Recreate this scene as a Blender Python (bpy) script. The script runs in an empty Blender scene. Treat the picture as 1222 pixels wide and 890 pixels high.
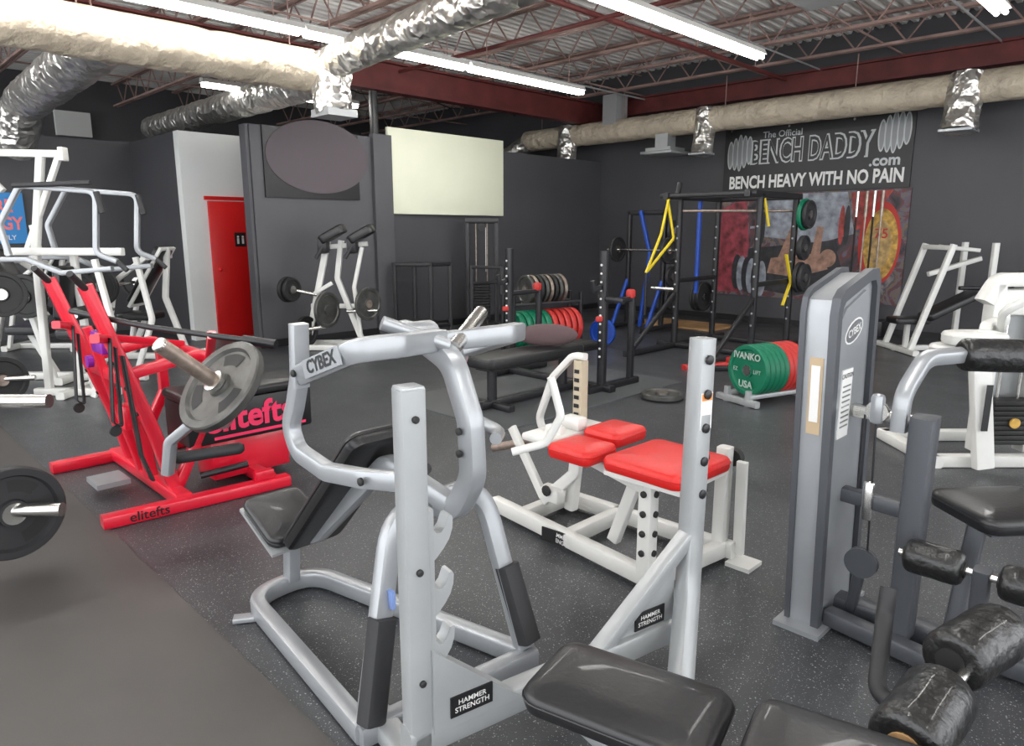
import bpy, bmesh, math, random
from mathutils import Vector, Matrix
random.seed(4)
V=Vector
def rad(a): return math.radians(a)
# ------------------------------------------------------------------ materials
MATS={}
def mat(name,col,rough=.5,metal=0.0,bump=None,var=None,emit=None,coat=0,spec=None,crinkle=None):
    if name in MATS: return MATS[name]
    m=bpy.data.materials.new(name);m.use_nodes=True;nt=m.node_tree
    b=nt.nodes['Principled BSDF'];N=nt.nodes;L=nt.links
    b.inputs['Base Color'].default_value=(*col,1);b.inputs['Roughness'].default_value=rough;b.inputs['Metallic'].default_value=metal
    if coat: b.inputs['Coat Weight'].default_value=coat
    if spec is not None: b.inputs['Specular IOR Level'].default_value=spec
    tc=N.new('ShaderNodeTexCoord')
    if var:
        n=N.new('ShaderNodeTexNoise');n.inputs['Scale'].default_value=var[0];n.inputs['Detail'].default_value=6
        L.new(tc.outputs['Object'],n.inputs['Vector'])
        r=N.new('ShaderNodeValToRGB');r.color_ramp.elements[0].position=.3;r.color_ramp.elements[1].position=.7
        r.color_ramp.elements[0].color=(*[c*(1-var[1]) for c in col],1);r.color_ramp.elements[1].color=(*[min(1,c*(1+var[1])) for c in col],1)
        L.new(n.outputs['Fac'],r.inputs['Fac']);L.new(r.outputs['Color'],b.inputs['Base Color'])
    if bump:
        n=N.new('ShaderNodeTexNoise');n.inputs['Scale'].default_value=bump[0];n.inputs['Detail'].default_value=5
        L.new(tc.outputs['Object'],n.inputs['Vector'])
        bp=N.new('ShaderNodeBump');bp.inputs['Strength'].default_value=bump[1];bp.inputs['Distance'].default_value=bump[2] if len(bump)>2 else .01
        L.new(n.outputs['Fac'],bp.inputs['Height']);L.new(bp.outputs['Normal'],b.inputs['Normal'])
    if crinkle:
        n=N.new('ShaderNodeTexNoise');n.inputs['Scale'].default_value=5;L.new(tc.outputs['Object'],n.inputs['Vector'])
        va=N.new('ShaderNodeVectorMath');va.operation='MULTIPLY_ADD';va.inputs[1].default_value=(.25,.25,.25);L.new(n.outputs['Color'],va.inputs[0]);L.new(tc.outputs['Object'],va.inputs[2])
        vo=N.new('ShaderNodeTexVoronoi');vo.inputs['Scale'].default_value=crinkle[0];L.new(va.outputs[0],vo.inputs['Vector'])
        bp=N.new('ShaderNodeBump');bp.inputs['Strength'].default_value=crinkle[1];bp.inputs['Distance'].default_value=crinkle[2]
        L.new(vo.outputs['Distance'],bp.inputs['Height']);L.new(bp.outputs['Normal'],b.inputs['Normal'])
    if emit:
        b.inputs['Emission Color'].default_value=(*emit[0],1);b.inputs['Emission Strength'].default_value=emit[1]
    MATS[name]=m;return m
silver=mat('silver_paint',(.34,.355,.37),.30,.4,var=(6,.06))
silver2=mat('light_silver_paint',(.38,.395,.40),.33,.3,var=(6,.05))
white=mat('white_paint',(.66,.66,.63),.35,0,var=(5,.05))
cream=mat('cream_panel',(.74,.76,.60),.6,0,var=(1.5,.03))
red=mat('red_paint',(.66,.008,.03),.3,0,coat=.4)
redpad=mat('red_vinyl',(.60,.012,.01),.4,0,bump=(60,.15))
black=mat('black_paint',(.013,.013,.015),.4,0)
vinyl=mat('black_vinyl',(.012,.012,.013),.38,0,bump=(60,.2,.004),coat=.08)
foam=mat('black_foam_cover',(.011,.011,.011),.33,0,bump=(12,.8,.025),coat=.2)
rubber=mat('black_rubber',(.022,.022,.024),.6,0)
iron=mat('cast_iron_grey',(.10,.10,.095),.42,.6,var=(9,.3),bump=(60,.2,.003))
irond=mat('cast_iron_dark',(.02,.02,.02),.6,.2)
chrome=mat('chrome',(.66,.65,.62),.24,1)
oldsteel=mat('worn_steel',(.32,.26,.22),.4,.7,var=(20,.3))
char=mat('charcoal_paint',(.075,.08,.09),.4,.2)
towerg=mat('tower_grey',(.20,.21,.22),.32,.3,var=(3,.05))
green=mat('green_bumper',(.0,.15,.075),.5,0)
redb=mat('red_bumper',(.48,.03,.025),.5,0)
blueb=mat('blue_paint',(.01,.06,.36),.4,0)
yel=mat('yellow_band',(.72,.54,.02),.5,0)
label=mat('label_black',(.010,.010,.011),.4)
labelw=mat('label_white',(.74,.74,.72),.5)
labelg=mat('label_faded',(.40,.48,.43),.5)
tan=mat('duct_wrap_tan',(.52,.45,.345),.38,.0,bump=(7,1.0,.06),var=(3,.16))
foil=mat('foil_duct',(.68,.66,.62),.30,.88,var=(8,.2),crinkle=(7,.65,.08))
maroon=mat('maroon_steel',(.115,.022,.02),.6,.1,var=(4,.3))
joistm=mat('joist_steel',(.30,.20,.175),.6,.1,var=(3,.35))
deckm=mat('steel_deck',(.82,.81,.78),.5,.05,var=(.8,.2))
wallm=mat('wall_charcoal',(.060,.060,.066),.55,0,var=(.7,.14),bump=(40,.15,.004))
wallpan=mat('wall_grey_panel',(.083,.083,.091),.55,0,var=(.9,.10))
wallw=mat('wall_white',(.72,.74,.72),.6,0,var=(1,.04))
doorr=mat('door_red',(.62,.006,.006),.4,0,var=(1,.05))
mauve=mat('mauve_grey',(.105,.088,.098),.8,0)
mauve2=mat('mauve_brown',(.105,.066,.069),.8,0)
gold=mat('gold_print',(.50,.30,.06),.5,0,var=(14,.5))
wood=mat('wood_board',(.45,.27,.12),.5,0,var=(5,.25))
pink=mat('logo_red',(.85,.03,.12),.5)
purple=mat('purple_anodised',(.25,.02,.35),.35,.3)
tube_em=mat('fluorescent_tube',(1,1,1),.4,0,emit=((1,.98,.95),18))
def floor_mat():
    m=bpy.data.materials.new('rubber_floor');m.use_nodes=True;nt=m.node_tree;N=nt.nodes;L=nt.links;b=N['Principled BSDF']
    tc=N.new('ShaderNodeTexCoord')
    n=N.new('ShaderNodeTexNoise');n.inputs['Scale'].default_value=1.3;n.inputs['Detail'].default_value=8
    L.new(tc.outputs['Object'],n.inputs['Vector'])
    r=N.new('ShaderNodeValToRGB');r.color_ramp.elements[0].position=.3;r.color_ramp.elements[0].color=(.032,.034,.038,1)
    r.color_ramp.elements[1].position=.7;r.color_ramp.elements[1].color=(.054,.057,.062,1);L.new(n.outputs['Fac'],r.inputs['Fac'])
    last=r.outputs['Color']
    for sc_,thr,rr in ((60,.3,.19),(130,.35,.22)):
        v=N.new('ShaderNodeTexVoronoi');v.inputs['Scale'].default_value=sc_;L.new(tc.outputs['Object'],v.inputs['Vector'])
        r2=N.new('ShaderNodeValToRGB');r2.color_ramp.elements[0].position=rr*.6;r2.color_ramp.elements[0].color=(1,1,1,1);r2.color_ramp.elements[1].position=rr;r2.color_ramp.elements[1].color=(0,0,0,1)
        L.new(v.outputs['Distance'],r2.inputs['Fac'])
        sep=N.new('ShaderNodeSeparateColor');L.new(v.outputs['Color'],sep.inputs[0])
        gt=N.new('ShaderNodeMath');gt.operation='GREATER_THAN';gt.inputs[1].default_value=thr;L.new(sep.outputs[0],gt.inputs[0])
        mu=N.new('ShaderNodeMath');mu.operation='MULTIPLY';L.new(gt.outputs[0],mu.inputs[0]);L.new(r2.outputs['Color'],mu.inputs[1])
        mx=N.new('ShaderNodeMix');mx.data_type='RGBA';mx.inputs['B'].default_value=(.34,.35,.36,1)
        L.new(mu.outputs[0],mx.inputs['Factor']);L.new(last,mx.inputs['A']);last=mx.outputs['Result']
    L.new(last,b.inputs['Base Color'])
    n2=N.new('ShaderNodeTexNoise');n2.inputs['Scale'].default_value=2.5;L.new(tc.outputs['Object'],n2.inputs['Vector'])
    mr=N.new('ShaderNodeMapRange');mr.inputs['To Min'].default_value=.30;mr.inputs['To Max'].default_value=.50;L.new(n2.outputs['Fac'],mr.inputs['Value']);L.new(mr.outputs[0],b.inputs['Roughness'])
    n3=N.new('ShaderNodeTexNoise');n3.inputs['Scale'].default_value=120;L.new(tc.outputs['Object'],n3.inputs['Vector'])
    bp=N.new('ShaderNodeBump');bp.inputs['Strength'].default_value=.3;bp.inputs['Distance'].default_value=.004;L.new(n3.outputs['Fac'],bp.inputs['Height']);L.new(bp.outputs['Normal'],b.inputs['Normal'])
    return m
floorm=floor_mat()
matm=mat('smooth_mat',(.052,.048,.045),.5,0,var=(1.2,.2),bump=(150,.1,.002))
platm=mat('platform_grey',(.085,.09,.095),.42,0,var=(2,.15))
def banner_mat():
    m=bpy.data.materials.new('banner_print');m.use_nodes=True;nt=m.node_tree;N=nt.nodes;L=nt.links;b=N['Principled BSDF']
    tc=N.new('ShaderNodeTexCoord');n=N.new('ShaderNodeTexNoise');n.inputs['Scale'].default_value=3.0;n.inputs['Detail'].default_value=7;n.inputs['Distortion'].default_value=1.2
    L.new(tc.outputs['Object'],n.inputs['Vector'])
    r=N.new('ShaderNodeValToRGB');cr=r.color_ramp
    cols=[(.30,(.012,.012,.016)),(.41,(.07,.05,.06)),(.46,(.13,.03,.03)),(.5,(.11,.12,.16)),(.55,(.17,.11,.06)),(.61,(.05,.055,.08)),(.72,(.28,.24,.23))]
    cr.elements[0].position=cols[0][0];cr.elements[0].color=(*cols[0][1],1);cr.elements[1].position=cols[-1][0];cr.elements[1].color=(*cols[-1][1],1)
    for p_,c_ in cols[1:-1]:
        e=cr.elements.new(p_);e.color=(*c_,1)
    L.new(n.outputs['Fac'],r.inputs['Fac']);L.new(r.outputs['Color'],b.inputs['Base Color']);b.inputs['Roughness'].default_value=.5
    return m
bannerm=banner_mat()
# ------------------------------------------------------------------ builder
def fillet(pts,r,n=5):
    pts=[V(p) for p in pts]
    if r<=0 or len(pts)<3: return pts
    out=[pts[0]]
    for i in range(1,len(pts)-1):
        a,b,c=pts[i-1],pts[i],pts[i+1]
        d1=(a-b);d2=(c-b);l1,l2=d1.length,d2.length;d1.normalize();d2.normalize()
        ang=d1.angle(d2)
        if ang>math.pi-.05: out.append(b);continue
        t=min(r/math.tan(ang/2),l1*.45,l2*.45)
        p1=b+d1*t;p2=b+d2*t
        for k in range(n+1):
            s=k/n;out.append(p1*(1-s)**2+b*2*s*(1-s)+p2*s*s)
    out.append(pts[-1]);return out
class B:
    def __init__(s,name,T=None):
        s.name=name;s.v=[];s.f=[];s.m=[];s.mats=[];s.T=T or Matrix.Identity(4)
    def mi(s,m):
        if m not in s.mats: s.mats.append(m)
        return s.mats.index(m)
    def add(s,vs,fs,m):
        o=len(s.v);k=s.mi(m)
        s.v+=[s.T@V(p) for p in vs];s.f+=[[i+o for i in f] for f in fs];s.m+=[k]*len(fs)
    def box(s,c,d,m,R=None,bev=0,seg=2):
        bm=bmesh.new();bmesh.ops.create_cube(bm,size=1)
        for v in bm.verts: v.co=V((v.co.x*d[0],v.co.y*d[1],v.co.z*d[2]))
        if bev>0: bmesh.ops.bevel(bm,geom=list(bm.edges),offset=min(bev,min(d)*.45),segments=seg,affect='EDGES',profile=.5)
        R=R or Matrix.Identity(3);c=V(c);bm.verts.index_update()
        s.add([c+R@v.co for v in bm.verts],[[v.index for v in f.verts] for f in bm.faces],m);bm.free()
    def prism(s,poly,y0,y1,m,axis='Y'):
        n=len(poly)
        if axis=='Y': g=lambda p,t:(p[0],t,p[1])
        elif axis=='X': g=lambda p,t:(t,p[0],p[1])
        else: g=lambda p,t:(p[0],p[1],t)
        vs=[g(p,y0) for p in poly]+[g(p,y1) for p in poly]
        s.add(vs,[list(range(n)),list(range(2*n-1,n-1,-1))]+[[i,(i+1)%n,n+(i+1)%n,n+i] for i in range(n)],m)
    def sweep(s,pts,prof,m,up=None,cap=True):
        pts=[V(p) for p in pts];n=len(prof)
        ds=[(pts[i+1]-pts[i]).normalized() for i in range(len(pts)-1)]
        d=ds[0];up=V(up) if up else (V((0,0,1)) if abs(d.z)<.95 else V((0,1,0)))
        side=d.cross(up).normalized();u2=side.cross(d).normalized()
        ring=[pts[0]+side*a+u2*b for a,b in prof];rings=[ring]
        for i in range(len(ds)):
            nn=ds[i] if i==len(ds)-1 else (ds[i]+ds[i+1]).normalized()
            q=pts[i+1];dn=ds[i].dot(nn)
            if abs(dn)<.1: dn=.1
            ring=[p+ds[i]*((q-p).dot(nn)/dn) for p in ring];rings.append(ring)
        vs=[p for r in rings for p in r];fs=[]
        for i in range(len(rings)-1):
            for k in range(n):
                fs.append([i*n+k,i*n+(k+1)%n,(i+1)*n+(k+1)%n,(i+1)*n+k])
        if cap: fs+=[list(range(n-1,-1,-1)),[(len(rings)-1)*n+k for k in range(n)]]
        s.add(vs,fs,m)
    def beam(s,pts,w,h,m,r=0,up=None):
        c=min(w,h)*.2;e=c*.3;a,b=w/2,h/2
        prof=[(-a+c,-b),(a-c,-b),(a-e,-b+e),(a,-b+c),(a,b-c),(a-e,b-e),(a-c,b),(-a+c,b),(-a+e,b-e),(-a,b-c),(-a,-b+c),(-a+e,-b+e)]
        s.sweep(fillet(pts,r,7),prof,m,up)
    def pipe(s,pts,r,m,fr=0,n=12):
        s.sweep(fillet(pts,fr,7),[(r*math.cos(2*math.pi*k/n),r*math.sin(2*math.pi*k/n)) for k in range(n)],m)
    def lathe(s,p0,ax,prof,m,n=32):
        p0=V(p0);ax=V(ax).normalized();a=ax.orthogonal().normalized();b=ax.cross(a)
        vs=[];fs=[];k=len(prof)
        for i in range(n):
            t=2*math.pi*i/n;e=a*math.cos(t)+b*math.sin(t)
            for r,z in prof: vs.append(p0+e*r+ax*z)
        for i in range(n):
            j=(i+1)%n
            for q in range(k-1): fs.append([i*k+q,j*k+q,j*k+q+1,i*k+q+1])
        if prof[0][0]>1e-5: fs.append([i*k for i in range(n)][::-1])
        if prof[-1][0]>1e-5: fs.append([i*k+k-1 for i in range(n)])
        s.add(vs,fs,m)
    def bolt(s,p,ax,r=.012,m=None): s.lathe(p,ax,[(0,0),(r,0),(r,.008),(r*.6,.011),(0,.011)],m or irond,10)
    def plate(s,c,ax,R,th,m,hub=True,slots=False,hubm=None):
        c=V(c);ax=V(ax).normalized();h=th/2
        prof=[(.027,-h),(.06,-h),(.065,-h*.3),(R*.78,-h*.3),(R*.83,-h),(R*.97,-h),(R,-h*.7),(R,h*.7),(R*.97,h),(R*.83,h),(R*.78,h*.3),(.065,h*.3),(.06,h),(.027,h)]
        s.lathe(c,ax,prof,m,40)
        s.lathe(c,ax,[(.026,-h*1.05),(.05,-h*1.08),(.05,h*1.08),(.026,h*1.05)],hubm or m,20)
        if slots:
            a=ax.orthogonal().normalized();b=ax.cross(a)
            for i in range(3):
                t0=i*2.094+.5
                for sg in (-1,1):
                    o=[];N=8
                    for k in range(N+1): t=t0-.46+.92*k/N;o.append(c+(a*math.cos(t)+b*math.sin(t))*R*.72+ax*sg*(h*.3+.002))
                    for k in range(N,-1,-1): t=t0-.46+.92*k/N;o.append(c+(a*math.cos(t)+b*math.sin(t))*R*.46+ax*sg*(h*.3+.002))
                    s.add(o,[list(range(len(o)))],irond)
    def pad(s,c,L,W,H,rc,m,R=None,edge=.022):
        R=R or Matrix.Identity(3);c=V(c);lay=[(-H/2,edge*.8),(-H/2+edge*.3,edge*.25),(-H/2+edge,0),(H/2-edge,0),(H/2-edge*.5,edge*.15),(H/2-edge*.15,edge*.5),(H/2,edge*1.1),(H/2+.006,edge*2.4),(H/2+.009,min(L,W)*.3)]
        vs=[];n=0
        for z,ins in lay:
            l,w=L/2-ins,W/2-ins;r=max(rc-ins,.004);r=min(r,l*.98,w*.98);ring=[]
            for cx,cy,a0 in ((l-r,w-r,0),(-l+r,w-r,90),(-l+r,-w+r,180),(l-r,-w+r,270)):
                for k in range(6):
                    t=rad(a0+k*18);ring.append(c+R@V((cx+r*math.cos(t),cy+r*math.sin(t),z)))
            n=len(ring);vs+=ring
        fs=[]
        for i in range(len(lay)-1):
            for k in range(n): fs.append([i*n+k,i*n+(k+1)%n,(i+1)*n+(k+1)%n,(i+1)*n+k])
        fs+=[list(range(n))[::-1],[(len(lay)-1)*n+k for k in range(n)]]
        s.add(vs,fs,m)
        ring=[];l,w=L/2+.001,W/2+.001;r=min(rc,l*.98,w*.98)
        for cx,cy,a0 in ((l-r,w-r,0),(-l+r,w-r,90),(-l+r,-w+r,180),(l-r,-w+r,270)):
            for k in range(6):
                t=rad(a0+k*18);ring.append(c+R@V((cx+r*math.cos(t),cy+r*math.sin(t),H/2-edge*1.05)))
        ring.append(ring[0]);s.pipe(ring,.0025,m,n=5)
    def roller(s,p0,p1,r,m,cap=None):
        p0=V(p0);p1=V(p1);l=(p1-p0).length;e=min(.025,l*.2)
        s.lathe(p0,p1-p0,[(.01,.004),(r*.6,0),(r-e*.5,e*.15),(r-e*.15,e*.5),(r,e),(r*1.01,l*.3),(r*.985,l/2),(r*1.01,l*.7),(r,l-e),(r-e*.15,l-e*.5),(r-e*.5,l-e*.15),(r*.6,l),(.01,l-.004)],m,28)
        if cap:
            d=(p1-p0).normalized();s.lathe(p0-d*.004,d,[(.0,0),(r*.45,0),(r*.45,l+.008),(0,l+.008)],cap,20)
    def text(s,t,size,o,xd,yd,m,ext=.002,align='CENTER',width=None,bold=.012):
        cu=bpy.data.curves.new('t','FONT');cu.body=t;cu.size=size;cu.align_x=align;cu.align_y='CENTER';cu.resolution_u=3;cu.offset=size*bold
        ob=bpy.data.objects.new('t',cu);bpy.context.scene.collection.objects.link(ob)
        dg=bpy.context.evaluated_depsgraph_get();me=bpy.data.meshes.new_from_object(ob.evaluated_get(dg))
        xd=V(xd).normalized();yd=V(yd).normalized();o=V(o);nn=xd.cross(yd)
        k=1
        if width:
            xs=[v.co.x for v in me.vertices];k=width/(max(xs)-min(xs))
        s.add([o+xd*v.co.x*k+yd*v.co.y+nn*ext for v in me.vertices],[list(p.vertices) for p in me.polygons],m)
        bpy.data.objects.remove(ob);bpy.data.meshes.remove(me)
    def done(s,smooth=True,ang=38):
        me=bpy.data.meshes.new(s.name)
        xs=[p.x for p in s.v];ys=[p.y for p in s.v];zs=[p.z for p in s.v]
        o=V(((min(xs)+max(xs))/2,(min(ys)+max(ys))/2,min(zs)))
        me.from_pydata([p-o for p in s.v],[],s.f)
        for m in s.mats: me.materials.append(m)
        me.polygons.foreach_set('material_index',s.m)
        me.update()
        bm=bmesh.new();bm.from_mesh(me);bmesh.ops.recalc_face_normals(bm,faces=bm.faces);bm.to_mesh(me);bm.free()
        if smooth:
            me.shade_smooth() if hasattr(me,'shade_smooth') else None
            try: me.set_sharp_from_angle(angle=rad(ang))
            except Exception: pass
        ob=bpy.data.objects.new(s.name,me);ob.location=o;bpy.context.scene.collection.objects.link(ob);return ob
CF=Matrix.Rotation(rad(-45),4,'Z')   # ground frame: x = across the room diagonal, y = along it
def rotZ(a): return Matrix.Rotation(rad(a),3,'Z')
def basis(x,y):
    x=V(x).normalized();y=V(y);y=(y-x*y.dot(x)).normalized();z=x.cross(y)
    return Matrix((x,y,z)).transposed()
def simple(name,c,d,m,bev=0):
    b=B(name);b.box(c,d,m,bev=bev);return b.done()
# ------------------------------------------------------------------ room shell
X0,X1,Y0,Y1,ZC=-4.0,11.5,-5.0,16.0,4.45
simple('floor',((X0+X1)/2,(Y0+Y1)/2,-.05),(X1-X0,Y1-Y0,.1),floorm)
WH=2.88
simple('wall_back_right',(X1+.1,(Y0+Y1)/2,ZC/2),(.2,Y1-Y0,ZC),wallm)
simple('wall_partition_centre',((4.25+11.5)/2,9.08,WH/2),(11.5-4.25,.16,WH),wallm)
simple('wall_partition_panel',((4.25+6.07)/2,8.985,WH/2),(1.82,.03,WH),wallpan)
simple('wall_pilaster',(6.23,8.95,WH/2+.02),(.32,.10,WH+.04),wallpan)
simple('wall_corridor_white',((3.84+7)/2,10.33,WH/2),(7-3.84,.16,WH),wallw)
simple('wall_left_return',(3.92,(10.41+12.2)/2,WH/2),(.16,12.2-10.41,WH),wallm)
simple('wall_left',((X0+3.84)/2,12.28,WH/2),(3.84-X0,.16,WH),wallm)
simple('wall_far',((X0+X1)/2,16.1,ZC/2),(X1-X0,.2,ZC),wallm)
simple('trim_1',(4.225,9.08,WH/2),(.04,.17,WH),wallpan)
simple('baseboard_partition',(7.8,8.94,.05),(7.2,.015,.10),black)
simple('baseboard_back_right',(11.49,2.0,.05),(.015,13.5,.10),black)
b=B('ceiling');y=Y0
vs=[]
while y<Y1:
    for dy,z in ((0,ZC),(.05,ZC),(.07,ZC-.04),(.13,ZC-.04),(.15,ZC)):
        vs+=[(X0,y+dy,z),(X1,y+dy,z)]
    y+=.15
fs=[[2*i,2*i+1,2*i+3,2*i+2] for i in range(len(vs)//2-1)]
b.add(vs,fs,deckm);o=b.done(smooth=False)
simple('trim_roof_slab',((X0+X1)/2,(Y0+Y1)/2,ZC+.1),(X1-X0,Y1-Y0,.1),deckm)
b=B('roof_joists')
x=-3.2
while x<11.3:
    for zz in (4.37,3.97):
        b.box((x-.03,(Y0+Y1)/2,zz),(.035,Y1-Y0,.035),joistm);b.box((x+.03,(Y0+Y1)/2,zz),(.035,Y1-Y0,.035),joistm)
    y=Y0;up=True
    while y<Y1-.3:
        z0,z1=(3.97,4.37) if up else (4.37,3.97)
        b.pipe([(x,y,z0),(x,y+.32,z1)],.012,joistm,n=5);y+=.32;up=not up
    x+=1.15
b.done(smooth=False)
b=B('roof_bridging')
for yy in (-2,1,3.6,5.6,8,10.6,13):
    b.pipe([(X0,yy,3.99),(X1,yy,3.99)],.014,joistm,n=6);b.pipe([(X0,yy+.1,4.36),(X1,yy+.1,4.36)],.014,joistm,n=6)
b.done()
for yy,zz,r in ((2.4,3.93,.014),(4.7,3.93,.012),(7.9,3.9,.014)):
    b=B('electrical_conduit');b.pipe([(X0,yy,zz),(X1-.1,yy,zz)],r,silver2,n=8);b.done()
b=B('hanging_cable');pts=[(11.2,0.5,3.9)]
for i in range(1,25): pts.append((11.2-i*.3,.5+i*.12,3.9-.12*abs(math.sin(i*.7))))
b.pipe(pts,.008,labelw,n=6);b.done()
b=B('hanging_cable');pts=[(4.0+i*.3,9.6+.1*math.sin(i),3.75-.15*abs(math.sin(i*.55))) for i in range(20)];b.pipe(pts,.01,label,n=6);b.done()
def ibeam(name,p0,p1,h,w,m):
    b=B(name);t=.03
    prof=[(-w/2,-h/2),(w/2,-h/2),(w/2,-h/2+t),(t/2,-h/2+t),(t/2,h/2-t),(w/2,h/2-t),(w/2,h/2),(-w/2,h/2),(-w/2,h/2-t),(-t/2,h/2-t),(-t/2,-h/2+t),(-w/2,-h/2+t)]
    b.sweep([p0,p1],prof,m);b.done(smooth=False)
ibeam('roof_girder',(X0,9.0,3.74),(X1,9.0,3.74),.42,.2,maroon)
ibeam('roof_girder',(11.35,Y0,3.80),(11.35,8.8,3.80),.30,.2,maroon)
b=B('sprinkler_pipe');b.pipe([(X0,5.2,3.85),(11.2,5.2,3.85)],.03,maroon)
for i in range(8): b.pipe([(i*1.6-1,5.2,3.85),(i*1.6-1,5.2,3.99)],.008,joistm,n=6)
b.done()
b=B('sprinkler_pipe');b.pipe([(6.5,Y0,3.8),(6.5,8.8,3.8)],.025,maroon);b.done()
# ------------------------------------------------------------------ lights
def strip(x0,x1,y,z=3.5):
    b=B('fluorescent_strip_light')
    b.prism([(y-.075,z+.03),(y+.075,z+.03),(y+.045,z+.09),(y-.045,z+.09)],x0,x1,white,'X')
    for dy in (-.035,.035): b.pipe([(x0+.02,y+dy,z),(x1-.02,y+dy,z)],.022,tube_em,n=10)
    for xx in (x0+.3,x1-.3): b.pipe([(xx,y,z+.08),(xx,y,3.97)],.006,joistm,n=6)
    b.done()
for x0,x1,y in ((-3.4,-1.0,6.9),(-.95,1.45,6.9),(1.5,3.9,6.9),(3.93,6.12,6.92),(6.17,8.36,6.92),(5.05,8.16,4.1),(.3,2.9,4.1),(-3,-.4,4.1),(4.2,6.68,10.2),(7.2,8.1,1.75),(4.6,7.15,1.75),(.5,3.1,1.0),(0,2.5,-1.8),(5,7.5,-1.8),(-1.2,1.2,10.2)):
    strip(x0,x1,y)
# ------------------------------------------------------------------ ducts
def ductpts(b,pts,r,m,strap=1.1,seg=.10,jit=.035,n=26,fr=.3):
    pts=fillet(pts,fr,7);P=[]
    for i in range(len(pts)-1):
        d=pts[i+1]-pts[i];k=max(1,int(d.length/seg))
        for j in range(k): P.append(pts[i]+d*j/k)
    P.append(pts[-1])
    vs=[];fs=[];acc=0;a=None
    for i,p in enumerate(P):
        t=(P[min(i+1,len(P)-1)]-P[max(i-1,0)]).normalized()
        if a is None: a=t.orthogonal().normalized()
        a=(a-t*a.dot(t)).normalized();c=t.cross(a)
        if i: acc+=(p-P[i-1]).length
        ph=(acc%strap)/strap;pin=1-.07*math.exp(-((min(ph,1-ph)*strap)/.07)**2)
        for k in range(n):
            th=2*math.pi*k/n;rr=r*pin*(1+random.uniform(-jit,jit))
            vs.append(p+(a*math.cos(th)+c*math.sin(th))*rr)
    for i in range(len(P)-1):
        for k in range(n): fs.append([i*n+k,i*n+(k+1)%n,(i+1)*n+(k+1)%n,(i+1)*n+k])
    fs+=[list(range(n)),[(len(P)-1)*n+k for k in range(n)]]
    b.add(vs,fs,m)
def hanger(b,x,y,z,r):
    b.pipe([(x,y,z+r),(x,y,3.97)],.008,joistm,n=6)
b=B('wrapped_supply_duct')
ductpts(b,[(X0+.1,7.35,3.25),(4.2,7.3,3.25)],.22,tan,jit=.018,strap=1.4)
for xx in (-2,0,2,4): hanger(b,xx,7.35,3.25,.2)
b.done(ang=80)
b=B('foil_branch_duct')
ductpts(b,[(4.35,7.5,3.3),(4.33,6.4,3.36),(4.25,2.8,3.5),(4.2,-1,3.6)],.17,foil,strap=1.6,jit=.035,seg=.09)
ductpts(b,[(4.35,7.2,3.4),(4.35,7.1,2.80)],.21,foil,strap=.6,jit=.045,seg=.08)
b.box((4.35,7.1,2.80),(.36,.36,.08),silver2)
hanger(b,4.3,5,3.5,.1);b.done(ang=70)
b=B('foil_branch_duct')
ductpts(b,[(2.25,7.55,3.28),(2.3,9.0,3.25),(2.3,11.2,3.15),(2.2,11.6,2.6)],.24,foil,strap=.9,jit=.035,seg=.1)
hanger(b,2.3,8,3.28,.2);b.done(ang=70)
b=B('foil_branch_duct')
ductpts(b,[(4.8,7.7,3.35),(4.8,11,3.35),(4.8,14,3.35)],.2,foil,strap=.9,jit=.035,seg=.1)
hanger(b,4.8,9.6,3.35,.2);b.done(ang=70)
b=B('wrapped_wall_duct')
ductpts(b,[(10.85,-3,3.33),(10.85,10.4,3.33)],.2,tan,jit=.018,strap=1.5)
for yy in (0,2,4,6,8,10): hanger(b,10.85,yy,3.33,.19)
for yy,zb,r in ((6.3,2.78,.17),(2.62,2.80,.21),(9.25,2.68,.19)):
    ductpts(b,[(10.8,yy,3.5),(10.75,yy,3.05),(10.7,yy,zb)],r,foil,strap=.5,fr=.05,jit=.05,seg=.08)
    b.box((10.7,yy,zb),(r*1.8,r*1.8,.03),silver)
ductpts(b,[(10.85,10.3,3.33),(10.6,11.0,2.95)],.17,foil,strap=.5)
b.box((10.85,8.2,3.62),(.34,.3,.65),silver2)
b.box((10.85,7.1,3.08),(.25,.25,.3),silver2);b.box((10.85,7.1,2.92),(.45,.5,.05),silver2);b.box((10.85,7.1,2.86),(.6,.62,.05),silver2,bev=.01)
b.done(ang=70)
b=B('ceiling_cassette_unit');b.box((7.4,3.05,3.86),(.8,.8,.14),silver2,bev=.02);b.box((7.4,3.05,3.78),(.6,.6,.03),silver2);b.pipe([(7.4,3.05,3.9),(7.4,3.05,4.0)],.03,joistm);b.done()
# ------------------------------------------------------------------ wall items
b=B('wall_poster');b.box((5.12,8.955,2.43),(1.43,.03,.90),label)
n=48;b.add([(5.21+.78*math.cos(2*math.pi*k/n),8.93,2.53+.48*math.sin(2*math.pi*k/n)) for k in range(n)]+[(5.21+.78*math.cos(2*math.pi*k/n),8.94,2.53+.48*math.sin(2*math.pi*k/n)) for k in range(n)],
 [list(range(n)),list(range(2*n-1,n-1,-1))]+[[k,(k+1)%n,n+(k+1)%n,n+k] for k in range(n)],mauve);b.done(smooth=False)
simple('cream_wall_board',(7.54,8.965,2.42),(2.38,.06,1.25),cream,.01)
b=B('post_above_partition');b.beam([(6.2,9.05,2.92),(6.2,9.05,3.53)],.1,.1,black);b.done()
b=B('door_1');b.box((4.62,10.225,.98),(.92,.045,1.96),doorr,bev=.006);b.box((4.62,10.23,2.0),(1.0,.035,.05),doorr)
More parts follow.
